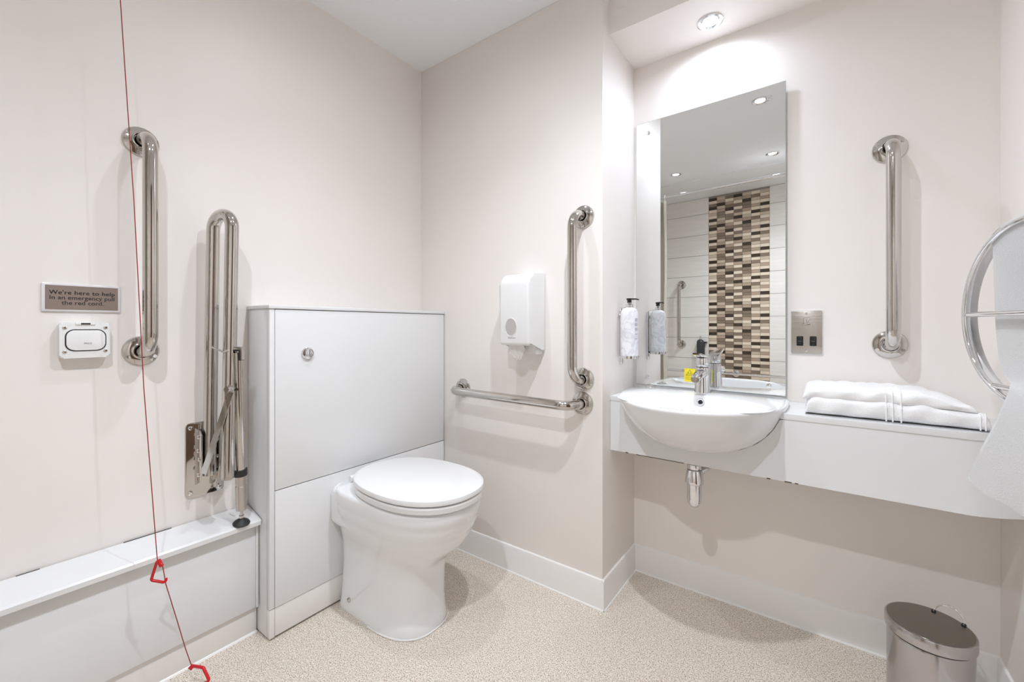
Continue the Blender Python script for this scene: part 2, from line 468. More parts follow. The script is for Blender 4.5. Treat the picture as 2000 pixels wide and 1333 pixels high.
# ------------------------------------------------------------------ cistern housing
XH = 0.162; YH = -0.790
t = thing('cistern_housing', 'tall white panelled cistern housing behind the toilet', 'cabinet', (0.08, -0.4, 0))
link('carcass', bx(0.002, XH - 0.0185, YH + 0.016, -0.002, 0.0, 1.086), 'gap', t)  # near-black, so the shade in the panel gaps is in its colour
link('side_panel', bx(0.001, XH - 0.0215, YH, YH + 0.016, 0.006, 1.088, r=0.0008), 'panel', t)
link('front_post', bx(XH - 0.0205, XH - 0.0005, YH, YH + 0.016, 0.103, 1.088, r=0.001), 'panel', t)
link('plinth_return', bx(XH - 0.0195, XH - 0.002, YH + 0.0005, YH + 0.017, 0.0065, 0.100, r=0.0008), 'plinth', t)
up = link('upper_panel', bx(XH - 0.016, XH, YH + 0.0175, -0.004, 0.489, 1.0865, r=0.0012), 'panel', t)
link('lower_panel', bx(XH - 0.016, XH, YH + 0.0175, -0.004, 0.1025, 0.486, r=0.0012), 'panel', t)
link('plinth', bx(XH - 0.018, XH - 0.003, YH + 0.0185, -0.004, 0.0075, 0.1005, r=0.001), 'plinth', t)
link('top_panel', bx(0.001, XH + 0.004, YH - 0.004, -0.001, 1.0885, 1.101, r=0.002), 'panel', t)
fb = link('flush_button', lat([(0.0205, 0.0), (0.0215, 0.004), (0.019, 0.010), (0.0155, 0.0115), (0.0145, 0.008), (0.0, 0.008)], (XH, -0.6655, 0.937), (1, 0, 0)), 'chrome', up)
fb['label'] = 'round chrome flush button'
link('button_half', pr([(-0.6655 + 0.0125 * math.cos(a), 0.937 + 0.0125 * math.sin(a)) for a in [math.radians(100 + 16 * i) for i in range(11)]], 'x', XH + 0.007, XH + 0.0125, 0.0008), 'chrome', up)
link('button_half', pr([(-0.6635 + 0.0125 * math.cos(a), 0.937 + 0.0125 * math.sin(a)) for a in [math.radians(-80 + 16 * i) for i in range(11)]], 'x', XH + 0.007, XH + 0.0125, 0.0008), 'chrome', up)

# ------------------------------------------------------------------ toilet
TY = -0.42
def egg(xb, xf, w, xm, nb=2.3, nf=2.2, n=72, cy=TY):
    out = []
    for i in range(n):
        a = 2 * PI * i / n; c, s = math.cos(a), math.sin(a)
        e = nf if c >= 0 else nb
        x = xm + (xf - xm) * abs(c) ** (2 / e) if c >= 0 else xm - (xm - xb) * abs(c) ** (2 / e)
        y = cy + w * math.copysign(abs(s) ** (2 / e), s)
        out.append((x, y))
    return out
t = thing('toilet', 'white back-to-wall ceramic toilet with closed lid', 'toilet', (0.37, TY, 0))
bm = bmesh.new(); rings = []
for z, xb, xf, w, xm, nb, nf in ((0.0, .166, .552, .127, .36, 12, 2.6), (.012, .166, .555, .129, .36, 12, 2.6), (.03, .166, .548, .123, .36, 12, 2.6),
        (.09, .166, .541, .120, .36, 12, 2.6), (.17, .166, .540, .119, .36, 12, 2.6), (.215, .166, .552, .122, .37, 12, 2.5), (.245, .166, .578, .129, .38, 10, 2.4),
        (.275, .166, .615, .141, .40, 8, 2.4), (.305, .166, .642, .153, .42, 7, 2.3), (.335, .166, .660, .163, .44, 6, 2.3), (.352, .166, .667, .166, .45, 6, 2.25),
        (.360, .166, .674, .170, .45, 6, 2.25), (.385, .166, .683, .174, .46, 6, 2.2), (.400, .166, .686, .175, .46, 6, 2.2), (.405, .166, .690, .177, .46, 6, 2.2),
        (.435, .166, .694, .179, .46, 6, 2.2), (.444, .167, .692, .177, .46, 6, 2.2), (.448, .169, .684, .171, .46, 6, 2.2)):
    rings.append([bm.verts.new((x, y, z)) for x, y in egg(xb, xf, w, xm, nb, nf, cy=TY - 0.010 * max(0.0, 1 - z / 0.26))])
loft(bm, rings)
pan = link('pan', finish(bm, 60), 'ceramic', t)
bm = bmesh.new(); prism(bm, rrect(TY, 0.3735, 0.318, 0.146, 0.028), 'x', 0.1645, 0.300, 0.010, 3)
link('shoulder', finish(bm, 40), 'ceramic', t)
def slab(rings_def, outline_scale, zs, xb, xf, w):
    bm = bmesh.new(); rr = []
    for z, s in zs:
        rr.append([bm.verts.new((x, y, z)) for x, y in egg(xb + s, xf - s, w - s, 0.468)])
    loft(bm, rr); return finish(bm, 40)
link('seat', slab(None, 1, [(.4515, .006), (.455, .002), (.470, .000), (.4745, .003)], .202, .704, .184), 'seat', t)
link('lid', slab(None, 1, [(.4785, .004), (.481, .001), (.488, .000), (.4955, .002), (.4988, .007), (.5003, .016)], .200, .707, .186), 'seat', t)
for s in (-1, 1):
    link('hinge', lat([(0.011, -0.026), (0.012, -0.024), (0.012, 0.024), (0.011, 0.026)], (0.196, TY + s * 0.075, 0.4615), (0, 1, 0), 20), 'seat', t)
link('sealant', tube([(x, y, 0.003) for x, y in egg(.168, .556, .130, .36, 12, 2.6, cy=TY - 0.010)][-18:] + [(x, y, 0.003) for x, y in egg(.168, .556, .130, .36, 12, 2.6, cy=TY - 0.010)][:19], 0.003, 6), 'seal', t)
link('fixing_cap', lat([(0.0085, 0), (0.0085, 0.003), (0.006, 0.006), (0.0, 0.0065)], (0.237, TY - 0.1300, 0.043), (0, -1, 0.05), 18), 'steel', t)

# ------------------------------------------------------------------ grab rails
def grab_rail(p0, p1, nrm, label, group=None, stand=0.09, rad=0.0175, fr=0.043):
    p0, p1, nrm = Vector(p0), Vector(p1), Vector(nrm).normalized()
    low = p0 if p0.z < p1.z else p1
    t = thing('grab_rail', label, 'grab rail', low, group)
    ax = (p1 - p0).normalized()
    pts = rounded([p0 + nrm * 0.004, p0 + nrm * stand, p1 + nrm * stand, p1 + nrm * 0.004], 0.058, 10)
    link('bar', tube(pts, rad, 24), 'steel', t)
    side = nrm.cross(ax)
    for p in (p0, p1):
        fl = link('flange', lat([(fr, 0.0), (fr, 0.0025), (fr * 0.95, 0.0065), (fr * 0.72, 0.0105), (0.0245, 0.0115), (0.0235, 0.019), (0.0205, 0.0205), (0.0190, 0.017), (0.0190, 0.009), (rad - .002, 0.009)], p, nrm, 40, True, False), 'steel', t)
        for k in range(3):
            a = math.radians(90 + 120 * k)
            d = ax * math.sin(a) + side * math.cos(a)
            if p is p1: d = -d
            link('screw', lat([(0.0056, 0.006), (0.0056, 0.0108), (0.0046, 0.0128), (0.0022, 0.0128), (0.0018, 0.0112), (0.0, 0.0112)], p + d * (fr * 0.80), nrm, 16), 'chrome', fl)
    return t
grab_rail((0, -1.0765, 0.959), (0, -1.0765, 1.571), (1, 0, 0), 'vertical steel grab rail on the wall beside the taupe notice sign', stand=0.095)
grab_rail((0.8943, 0, 0.833), (0.8943, 0, 1.440), (0, -1, 0), 'vertical steel grab rail between the tissue dispenser and basin niche', stand=0.09)
grab_rail((0.2844, 0, 0.7475), (0.8905, 0, 0.7425), (0, -1, 0), 'horizontal steel grab rail below the tissue dispenser', stand=0.092)
grab_rail((1.782, YN, 0.974), (1.782, YN, 1.5805), (0, -1, 0), 'vertical steel grab rail above the folded towel', stand=0.09)
grab_rail((0.325, YF, 0.849), (0.325, YF, 1.450), (0, 1, 0), 'vertical steel grab rail on the shower tiles, reflected in the mirror', stand=0.085)
# long low rail on the shower wall
t = thing('shower_rail', 'long horizontal chrome rail low on the shower tiles, reflected in the mirror', 'grab rail', (0.82, YF, 0.60))
link('bar', tube([(0.06, YF + 0.07, 0.592), (1.62, YF + 0.07, 0.585)], 0.0125, 18), 'chrome', t)
for x in (0.10, 0.8227, 1.58):
    b_ = link('bracket', lat([(0.034, 0.0), (0.033, 0.006), (0.020, 0.011), (0.012, 0.014), (0.011, 0.070), (0.0, 0.072)], (x, YF, 0.589), (0, 1, 0), 28), 'chrome', t)

# ------------------------------------------------------------------ fold-up support rail
t = thing('hinged_support_rail', 'folded up steel support rail with a drop leg beside the cistern housing', 'support rail', (0.06, -0.90, 0.393))
pl = link('wall_plate', pr(rrect(-0.918, 0.606, 0.104, 0.236, 0.012), 'x', 0.0, 0.006, 0.0015), 'steel', t)
for dy in (-0.040, 0.040):
    for dz in (-0.103, 0.103):
        link('screw', lat([(0.0065, 0), (0.0065, 0.003), (0.004, 0.005), (0.0, 0.005)], (0.006, -0.918 + dy, 0.606 + dz), (1, 0, 0), 14), 'chrome', pl)
def cheek(y):
    out = [(0.006, 0.525), (0.006, 0.706), (0.045, 0.704), (0.060, 0.690), (0.062, 0.600), (0.050, 0.545)]
    return pr([(x, z) for x, z in out], 'y', y - 0.002, y + 0.002, 0.0006)
for y in (-0.944, -0.896):
    ck = link('cheek_plate', cheek(y), 'steel', t)
    for x, z in ((0.042, 0.684), (0.038, 0.640), (0.048, 0.615), (0.040, 0.565)):
        link('bolt', lat([(0.0065, 0), (0.0065, 0.003), (0.0045, 0.005), (0.0, 0.005)], (x, y - 0.002, z), (0, -1, 0), 12), 'chrome', ck)
A0, B0 = Vector((0.046, -0.919, 0.56)), Vector((0.130, -0.8985, 0.566))
A1, B1 = Vector((0.052, -0.9105, 1.38)), Vector((0.141, -0.890, 1.38))
link('loop_bar', tube(rounded([A0, A1, B1, B0], 0.0445, 14), 0.0185, 22), 'steel', t)
link('bar_end_cap', lat([(0.0175, 0), (0.0175, 0.006), (0.012, 0.010), (0, 0.010)], B0, (-0.05, 0.01, -1), 20), 'brushed', t)
def strip(p, q, w, th, side):
    p, q = Vector(p), Vector(q); d = (q - p).normalized(); s = Vector(side); s = (s - d * s.dot(d)).normalized(); n = d.cross(s)
    bm = bmesh.new()
    A = [bm.verts.new(p + s * a * w / 2 + n * b * th / 2) for a, b in ((-1, -1), (1, -1), (1, 1), (-1, 1))]
    B = [bm.verts.new(q + s * a * w / 2 + n * b * th / 2) for a, b in ((-1, -1), (1, -1), (1, 1), (-1, 1))]
    loft(bm, [A, B]); return finish(bm)
LT = Vector((0.150, -0.880, 0.955)); LB = Vector((0.0985, -0.8475, 0.392))
def onleg(z): k = (z - LT.z) / (LB.z - LT.z); return LT.lerp(LB, k)
link('stay_strip', strip(ray(398, 926, 1.290), ray(451, 766, 1.268), 0.017, 0.004, (0.8, 0.6, 0)), 'steel', t)
link('stay_pivot', lat([(0.0085, 0), (0.0095, 0.004), (0.0095, 0.022), (0.008, 0.026), (0, 0.026)], ray(453, 759, 1.282), (0.59, -0.81, 0), 18), 'steel', t)
link('link_rod', tube([ray(415, 679, 1.305), ray(437, 688, 1.282), ray(447, 684, 1.276)], 0.0032, 10), 'steel', t)
# leg clip, drop leg, adjuster and foot
bm = bmesh.new()
u_ = onleg(0.945)
prism(bm, [(-0.026, -0.034), (-0.026, 0.004), (-0.020, 0.010), (0.020, 0.010), (0.026, 0.004), (0.026, -0.030), (0.021, -0.030), (0.021, 0.002), (-0.021, 0.002), (-0.021, -0.034)], 'y', -0.010, 0.010, 0.0006)
me = finish(bm); me.transform(Matrix.Translation(u_ + Vector((0.0, -0.004, 0.012))) @ Matrix.Rotation(math.radians(35), 4, 'Z'))
link('leg_clip', me, 'steel', t)
bm = bmesh.new()
prism(bm, [(0.0212, -0.032), (0.0212, 0.001), (-0.0208, 0.001), (-0.0208, -0.004), (0.0160, -0.004), (0.0160, -0.032)], 'y', -0.0105, 0.0105)
me = finish(bm); me.transform(Matrix.Translation(u_ + Vector((0.0, -0.004, 0.012))) @ Matrix.Rotation(math.radians(35), 4, 'Z'))
link('clip_lining', me, 'rubber', t)
link('drop_leg', tube([onleg(0.950), onleg(0.560)], 0.0155, 20), 'steel', t)
link('leg_collar', tube([onleg(0.574), onleg(0.554)], 0.0195, 20), 'rubber', t)
link('inner_leg', tube([onleg(0.560), onleg(0.520), onleg(0.5195), onleg(0.440)], lambda k: 0.0140 if k < 0.5 else 0.0150, 20), 'brushed', t)
link('adjuster_stem', tube([onleg(0.442), onleg(0.402)], 0.0045, 12), 'steel', t)
link('adjuster_nut', tube([onleg(0.420), onleg(0.413)], 0.0085, 6), 'steel', t)
fc = onleg(0.400); tilt = Vector((0.2, 0, 1)).normalized()
link('foot_pad', lat([(0.0235, -0.0105), (0.0245, -0.0075), (0.021, -0.003), (0.010, 0.005), (0.006, 0.010), (0.0, 0.010)], fc + Vector((0, 0, 0.002)), tilt, 28), 'rubber', t)
link('leg_hole', lat([(0.0045, 0.0), (0.0045, 0.001), (0, 0.001)], onleg(0.835) + Vector((0.0125, -0.0085, 0)), (0.82, -0.56, 0), 14), 'gap', t)

# ------------------------------------------------------------------ sign and alarm unit
t = thing('notice_sign', 'small taupe help notice in a clear frame above the alarm unit', 'sign', (0, -1.197, 1.0694))
link('frame', bx(0.0, 0.006, -1.2725, -1.1215, 1.0694, 1.1426, r=0.0015), 'acrylic', t)
link('plate', bx(0.0058, 0.0066, -1.2665, -1.1275, 1.0745, 1.1375), 'sign', t)
for k, (tx, sz, zz) in enumerate((("We're here to help", 0.0150, 1.1190), ("In an emergency pull", 0.0150, 1.1055), ("the red cord.", 0.0150, 1.0920))):
    me = text_mesh(tx, sz, basis((0.0069, -1.197, zz), (0, 1, 0), (0, 0, 1)), 0.0002 if k else 0.0002, 1.06 if k == 0 else 1.0)
    link('lettering', me, 'ink', t)
    if k == 0:
        link('lettering', text_mesh(tx, sz, basis((0.0068, -1.1966, zz), (0, 1, 0), (0, 0, 1)), 0.0002, 1.06), 'ink', t)

UY, UZ = -1.196, 0.9935
t = thing('alarm_reset_unit', 'square white alarm reset unit with a large press button', 'alarm unit', (0, UY, UZ - 0.047))
link('housing', pr(rrect(UY, UZ, 0.096, 0.094, 0.008), 'x', 0.0, 0.030, 0.003, 3), 'plastic', t)
link('button_surround', pr(rrect(UY + 0.001, UZ, 0.0785, 0.058, 0.019, 8), 'x', 0.029, 0.0306), 'ink', t)
bt = link('button', pr(rrect(UY + 0.001, UZ, 0.0735, 0.053, 0.0165, 8), 'x', 0.0295, 0.0335, 0.0018, 3), 'plastic', t)
link('lettering', text_mesh('PRESS', 0.0060, basis((0.0337, UY + 0.004, UZ - 0.009), (0, 1, 0), (0, 0, 1)), 0.0001), 'greyink', bt)
for dy in (-0.0385, 0.0385):
    for dz in (-0.030, 0.033):
        link('screw', lat([(0.0042, 0), (0.0042, 0.0012), (0.0025, 0.002), (0.0, 0.0015)], (0.030, UY + dy, UZ + dz), (1, 0, 0), 14), 'steel', t)
link('hinge_clip', bx(0.024, 0.0325, UY - 0.019, UY + 0.019, UZ + 0.0405, UZ + 0.0475, r=0.001), 'plastic', t)
link('clip_slot', bx(0.0320, 0.0330, UY - 0.009, UY + 0.009, UZ + 0.0415, UZ + 0.0455), 'gap', t)

# ------------------------------------------------------------------ emergency pull cord
c_top = ray(235, 0, 1.10); c_tri = ray(307, 1092, 1.12)
dirn = (c_top - c_tri) / (c_top.z - c_tri.z)
c_ceil = c_top + dirn * (ZC - c_top.z)
c_low = ray(374, 1301, 1.20)
t = thing('emergency_pull_cord', 'thin red emergency cord with two red triangle handles hanging from the ceiling', 'pull cord', c_low)
rose = link('ceiling_switch', lat([(0.042, 0.0), (0.042, -0.012), (0.036, -0.020), (0.012, -0.024), (0.006, -0.036), (0.0, -0.036)], c_ceil, n=32), 'plastic', t)
pts = [c_ceil + Vector((0, 0, -0.034)), c_top, ray(262, 400, 1.105), ray(281, 760, 1.112), c_tri, ray(318, 1108, 1.122), ray(324, 1142, 1.13), ray(345, 1210, 1.155), ray(362, 1267, 1.18), c_low]
link('cord', tube(pts, 0.0011, 8), 'cord', t)
def tri_handle(ps, r):
    h_ = link('triangle_handle', tube(rounded([Vector(p) for p in ps], 0.005, 5), r, 12), 'red', t); return h_
tri_handle([ray(316, 1104, 1.118), ray(308, 1093, 1.12), ray(295, 1134, 1.12), ray(325, 1139, 1.128), ray(324, 1130, 1.13)], 0.0036)
link('toggle', tube([ray(309, 1094, 1.119), ray(316, 1107, 1.119)], 0.0052, 12), 'red', t)
tri_handle([c_low, ray(386, 1303, 1.19), ray(397, 1305, 1.185), ray(409, 1330, 1.175), ray(396, 1338, 1.175)], 0.0040)
link('toggle', tube([ray(371, 1302, 1.199), ray(377, 1306, 1.199)], 0.0062, 12), 'red', t)

# ------------------------------------------------------------------ toilet tissue dispenser
X0, X1, DY = 0.590, 0.728, -0.122
t = thing('tissue_dispenser', 'white wall mounted toilet tissue dispenser with an oval window', 'dispenser', (0.66, 0, 0.92))
side = [(-0.001, 0.928), (-0.001, 1.247)]
for k in range(9):
    a = math.radians(90 + 90 * k / 8); side.append((DY + 0.058 + 0.058 * math.cos(a), 1.236 - 0.046 + 0.046 * math.sin(a)))
side += [(DY, 0.968), (DY + 0.003, 0.960), (DY + 0.010, 0.957), (-0.040, 0.953), (-0.022, 0.945), (-0.012, 0.930)]
cv = link('cover', pr(side, 'x', X0, X1, 0.0095, 4, 50), 'abs', t)
ell = [(0.646 + 0.0275 * math.cos(2 * PI * i / 36), 1.027 + 0.0345 * math.sin(2 * PI * i / 36)) for i in range(36)]
link('window', pr(ell, 'y', DY - 0.0006, DY + 0.002), 'window', cv)
link('window_rim', tube([(x, DY - 0.0002, z) for x, z in ell], 0.0014, 6, True), 'abs', cv)
link('lettering', text_mesh('Kimberly-Clark', 0.0058, basis((0.650, DY - 0.0004, 0.9855), (1, 0, 0), (0, 0, 1)), 0.0001), 'greyink', cv)
link('back_tray', pr(rrect(0.659, -0.030, 0.120, 0.056, 0.012), 'z', 0.921, 0.957, 0.003), 'plastic', t)
bm = bmesh.new(); rr = []
for k, (w, d, zz, off) in enumerate(((.034, .012, .958, 0), (.036, .016, .940, .002), (.030, .014, .922, -.002), (.022, .010, .908, .003), (.012, .005, .899, .004))):
    rr.append([bm.verts.new((0.640 + off + w * math.cos(2 * PI * i / 20) * (1 + .18 * math.sin(5 * i + k)), -0.078 + d * math.sin(2 * PI * i / 20) * (1 + .3 * math.cos(3 * i + k)), zz + .002 * math.sin(4 * i))) for i in range(20)])
loft(bm, rr); link('tissue_end', finish(bm, 30), 'tissue', t)

# ------------------------------------------------------------------ soap dispenser on the niche side wall
BX, BY = 1.0130, 0.152
t = thing('soap_dispenser', 'marbled white soap pump bottle in a chrome holder beside the mirror', 'soap dispenser', (BX, BY, 0.905))
link('holder_plate', pr(rrect(BY + 0.014, 0.990, 0.024, 0.222, 0.0115), 'x', XN, XN + 0.008, 0.002, 2), 'chrome', t)
link('lock', lat([(0.007, 0), (0.007, 0.004), (0.004, 0.006), (0, 0.006)], (XN + 0.004, BY + 0.002, 1.072), (0.1, -1, 0), 16), 'steel', t)
link('holder_ring', lat([(0.0345, 0.0), (0.0370, 0.0), (0.0370, 0.008), (0.0345, 0.008), (0.0345, 0.0)], (BX, BY, 0.909), n=40, cap0=False, cap1=False), 'chrome', t)
link('holder_base', lat([(0.0, -0.001), (0.0345, -0.001), (0.0345, 0.001), (0, 0.001)], (BX, BY, 0.908), n=32), 'chrome', t)
link('holder_arm', bx(XN + 0.004, BX - 0.034, BY - 0.002, BY + 0.010, 0.909, 0.917, r=0.0015), 'chrome', t)
link('neck_clamp', bx(XN + 0.006, BX - 0.012, BY - 0.008, BY + 0.008, 1.1015, 1.1045, r=0.0006), 'chrome', t)
bo = link('bottle', lat([(0.0, 0.0), (0.030, 0.0), (0.0332, 0.004), (0.0332, 0.165), (0.0315, 0.178), (0.0255, 0.188), (0.016, 0.1925), (0.0135, 0.1935), (0.0, 0.1935)], (BX, BY, 0.9095), n=40), 'marble', t)
for k in range(5):     # faint printed block and the column of small characters on the label
    a = math.radians(-28 + 0); zz = 1.055 - 0.018 * k
    ang = math.radians(-20)
    dv = Vector((math.cos(ang), math.sin(ang), 0))
    link('printed_mark', bx(-0.0075, 0.0075, -0.0001, 0.0001, zz - (0.006 if k < 3 else 0.002), zz + (0.006 if k < 3 else 0.002)), 'paleink', bo)
    bo.children[-1].data.transform(Matrix.Translation(ORG[bo]))
    bo.children[-1].data.transform(Matrix.Rotation(ang + PI / 2, 4, 'Z'))
    bo.children[-1].data.transform(Matrix.Translation(Vector((BX, BY, 0)) + dv * 0.0333 - ORG[bo]))
link('pump_collar', lat([(0.0135, 0.0), (0.0140, 0.002), (0.0135, 0.012), (0.0085, 0.016), (0.0075, 0.020), (0, 0.020)], (BX, BY, 1.1025), n=28), 'chrome', t)
pm = link('pump_head', lat([(0.0075, 0.0), (0.0082, 0.001), (0.0082, 0.0125), (0.0105, 0.0145), (0.0105, 0.0165), (0.0, 0.0168)], (BX, BY, 1.1205), n=24), 'black', t)
link('nozzle', tube([(BX - 0.010, BY - 0.004, 1.1355), (BX + 0.006, BY + 0.003, 1.1360), (BX + 0.024, BY + 0.012, 1.1355), (BX + 0.032, BY + 0.016, 1.1325)], lambda k: 0.0036 - 0.0014 * k, 12), 'black', t)

# ------------------------------------------------------------------ mirror (its right edge stands a little further off the wall)
DE = math.radians(1.55)
MW, MZ0, MZ1 = 0.5325, 0.7885, 1.8795
def mloc(s, off, z):     # s along the mirror, off = towards the room
    return Vector((0.9800 + s * math.cos(DE) - off * math.sin(DE), 0.3155 - s * math.sin(DE) - off * math.cos(DE), z))
t = thing('wall_mirror', 'tall frameless wall mirror above the basin with chrome screw caps', 'mirror', mloc(MW / 2, 0, MZ0))
def mbox(s0, s1, o0, o1, z0, z1):
    bm = bmesh.new()
    vs = [bm.verts.new(mloc(s, o, z)) for s in (s0, s1) for o in (o0, o1) for z in (z0, z1)]
    for q in ((0, 1, 3, 2), (4, 6, 7, 5), (0, 4, 5, 1), (2, 3, 7, 6), (0, 2, 6, 4), (1, 5, 7, 3)): bm.faces.new([vs[i] for i in q])
    return finish(bm)
link('glass', mbox(0, MW, -0.004, -0.0004, MZ0, MZ1), 'glassedge', t)
link('silvering', mbox(0.0012, MW - 0.0012, -0.0004, 0.0, MZ0 + 0.0012, MZ1 - 0.0012), 'mirror', t)
mn = Vector((-math.sin(DE), -math.cos(DE), 0))
for s, z in ((0.0510, 1.8325), (0.4840, 1.8360), (0.0490, 0.8205), (0.4825, 0.8205)):
    link('screw_cap', lat([(0.0085, 0.0), (0.0085, 0.002), (0.0065, 0.005), (0.0, 0.0062)], mloc(s, 0.0, z), mn, 20), 'chrome', t)
    if s > 0.3:
        link('spacer', lat([(0.008, 0.0), (0.008, 0.011)], mloc(s, -0.004, z), -mn, 16), 'rubber', t)
# caution sticker on the glass
sx0, sx1, sz0, sz1 = 0.1965, 0.2365, 0.8134, 0.8650
t2 = thing('caution_sticker', 'small yellow caution sticker on the mirror behind the tap', 'sticker', mloc((sx0 + sx1) / 2, 0.0006, sz0))
link('backing', mbox(sx0, sx1, 0.0001, 0.0006, sz0, sz1), 'yellow', t2)
def mline(pts, w, m, name):
    link(name, tube([mloc(s, 0.0008, z) for s, z in pts], w, 5), m, t2)
sc_ = (sx0 + sx1) / 2
mline([(sc_ - .0135, .8385), (sc_, .8600), (sc_ + .0135, .8385), (sc_ - .0135, .8385)], 0.0007, 'ink', 'warning_triangle')
mline([(sc_ - 0.004, .8415), (sc_ - 0.0045, .8500)], 0.0006, 'ink', 'warning_symbol'); mline([(sc_ + .0015, .8415), (sc_ + .0020, .8505)], 0.0006, 'ink', 'warning_symbol'); mline([(sc_ + .0060, .8415), (sc_ + .0055, .8475)], 0.0006, 'ink', 'warning_symbol')
mline([(sx0 + .003, .8310)] + [(sx0 + .003 + .0017 * i, .8310 + .0012 * (-1) ** i) for i in range(1, 20)], 0.0004, 'ink', 'small_print')
mline([(sx0 + .003, .8240)] + [(sx0 + .003 + .0017 * i, .8240 + .0012 * (-1) ** i) for i in range(1, 17)], 0.0004, 'ink', 'small_print')

# ------------------------------------------------------------------ basin counter
ZT = 0.770; ZFB = 0.566; YFA = 0.068
t = thing('basin_counter', 'long white counter with a deep curved fascia across the niche', 'counter', (1.49, 0.2, ZFB))
def front_y(x):     # the fascia bends back towards the right wall
    return YFA if x < 1.90 else YFA + 0.52 * (x - 1.90) ** 1.5 * 2.6
xs = [1.90 + 0.1110 * k / 10 for k in range(11)]
# worktop around the basin
bcx, by0, ba, bbf = 1.266, 0.14, 0.262, 0.314
hole = []
for k in range(25):
    a = PI + PI * k / 24
hole = [(bcx - 0.245, YFA - 0.002), (bcx - 0.252, 0.12), (bcx - 0.245, 0.31), (bcx + 0.245, 0.31), (bcx + 0.252, 0.12), (bcx + 0.245, YFA - 0.002)]
front = [(x, front_y(x) - 0.002) for x in xs]
outl = [(XN + 0.001, YFA - 0.002)] + hole + front + [(XR - 0.001, front_y(2.011)), (XR - 0.001, YN - 0.001), (XN + 0.001, YN - 0.001)]
link('worktop', pr(outl, 'z', ZT - 0.018, ZT, 0.0015), 'panel', t)
# fascia with the opening that the bowl fills
def notch(x):
    pts = [(0.0, 0.6105), (0.0524, 0.6130), (0.0996, 0.6210), (0.1441, 0.6360), (0.1834, 0.6580), (0.2148, 0.6880), (0.2358, 0.7180), (0.2489, 0.7460), (0.2562, 0.7630)]
    d = abs(x - bcx) + 0.004
    for (d0, z0), (d1, z1) in zip(pts, pts[1:]):
        if d <= d1: return z0 + (z1 - z0) * (d - d0) / (d1 - d0) + 0.004
    return 0.80
bm = bmesh.new()
xx = [XN + 0.001, bcx - 0.259] + [bcx - 0.2585 + 0.517 * k / 36 for k in range(37)] + [bcx + 0.259] + [1.62, 1.76] + xs + [XR - 0.001]
th = 0.016
def tops(x): return min(ZT - 0.0182, notch(x)) if bcx - 0.2587 < x < bcx + 0.2587 else ZT - 0.0182
rows_ = []
for x in xx:
    y = front_y(x); zt = tops(x)
    rows_.append([bm.verts.new(p) for p in ((x, y, ZFB), (x, y, zt), (x, y + th, zt), (x, y + th, ZFB))])
loft(bm, rows_)
link('fascia', finish(bm, 25), 'panel', t)
link('worn_edge', bx(1.07, 1.235, YFA - 0.0004, YFA + 0.004, ZFB - 0.0018, ZFB + 0.0006), 'edge', t)
for x, w in ((1.030, 0.010), (1.476, 0.010), (1.522, 0.018), (1.548, 0.008)):
    link('worn_edge', bx(x, x + w, YFA - 0.0006, YFA + 0.003, ZFB - 0.0015, ZFB + 0.0018), 'edge', t)

# ------------------------------------------------------------------ basin
ZR = 0.800
t = thing('basin', 'white semi recessed oval washbasin set into the counter', 'basin', (bcx, 0.1, 0.60))
NB = 72
def outer(scale, dz_b=0.0, cx=bcx, yb=0.3165, sf=None):
    out = []
    sf = scale if sf is None else sf
    for i in range(NB):
        a = 2 * PI * i / NB; c, s = math.cos(a), math.sin(a)
        if s < 0: out.append((cx + ba * scale * c, by0 + bbf * sf * s))
        else:
            e = 2 / 4.5
            out.append((cx + ba * scale * math.copysign(abs(c) ** e, c), by0 + (yb - by0) * abs(s) ** e))
    return out
def inner(scale, dx=0.0):
    out = []
    for i in range(NB):
        a = 2 * PI * i / NB; c, s = math.cos(a), math.sin(a)
        out.append((bcx + 0.224 * scale * c, 0.006 + (0.146 if s < 0 else 0.150) * scale * s))
    return out
bm = bmesh.new(); rings = []
def ring(pts, z): rings.append([bm.verts.new((x, y, z)) for x, y in pts])
PROF = ((0.04, 0.04, 0.6105, 0.150), (0.20, 0.18, 0.6130, 0.165), (0.38, 0.35, 0.6210, 0.18), (0.55, 0.52, 0.6360, 0.20), (0.70, 0.67, 0.6580, 0.23), (0.82, 0.79, 0.6880, 0.26), (0.90, 0.875, 0.7180, 0.28), (0.950, 0.935, 0.7460, 0.30), (0.978, 0.968, 0.7630, 0.312), (0.990, 0.985, 0.7715, 0.3145), (0.998, 0.997, 0.7775, 0.3165), (1.0, 1.0, 0.7825, 0.3165), (0.994, 0.995, 0.7862, 0.315), (0.985, 0.985, 0.7875, 0.312))
for sc, sf, z, yb in PROF:
    ring(outer(sc, yb=yb, sf=sf), z)
for sc, z in ((1.045, 0.7870), (1.015, 0.7855), (0.995, 0.781), (0.975, 0.773), (0.945, 0.755), (0.88, 0.732), (0.74, 0.706), (0.52, 0.691), (0.28, 0.684), (0.10, 0.6825)):
    ring(inner(sc), z)
loft(bm, rings)
ba_o = link('bowl', finish(bm, 60), 'ceramic', t)
link('overflow_ring', lat([(0.0075, 0.0), (0.0125, 0.0), (0.0125, 0.002), (0.0105, 0.004), (0.0075, 0.002)], (1.2705, 0.1485, 0.7650), (0, -1, 0.32), 24, False, False), 'chrome', t)
link('overflow_hole', lat([(0.0, 0.0008), (0.008, 0.0008), (0.008, 0.0), (0, 0.0)], (1.2705, 0.1490, 0.7650), (0, -1, 0.32), 20), 'gap', t)
link('waste', lat([(0.030, 0.0), (0.030, 0.002), (0.024, 0.003), (0.012, 0.001), (0.0, 0.001)], (bcx, 0.006, 0.6833), n=28), 'chrome', t)
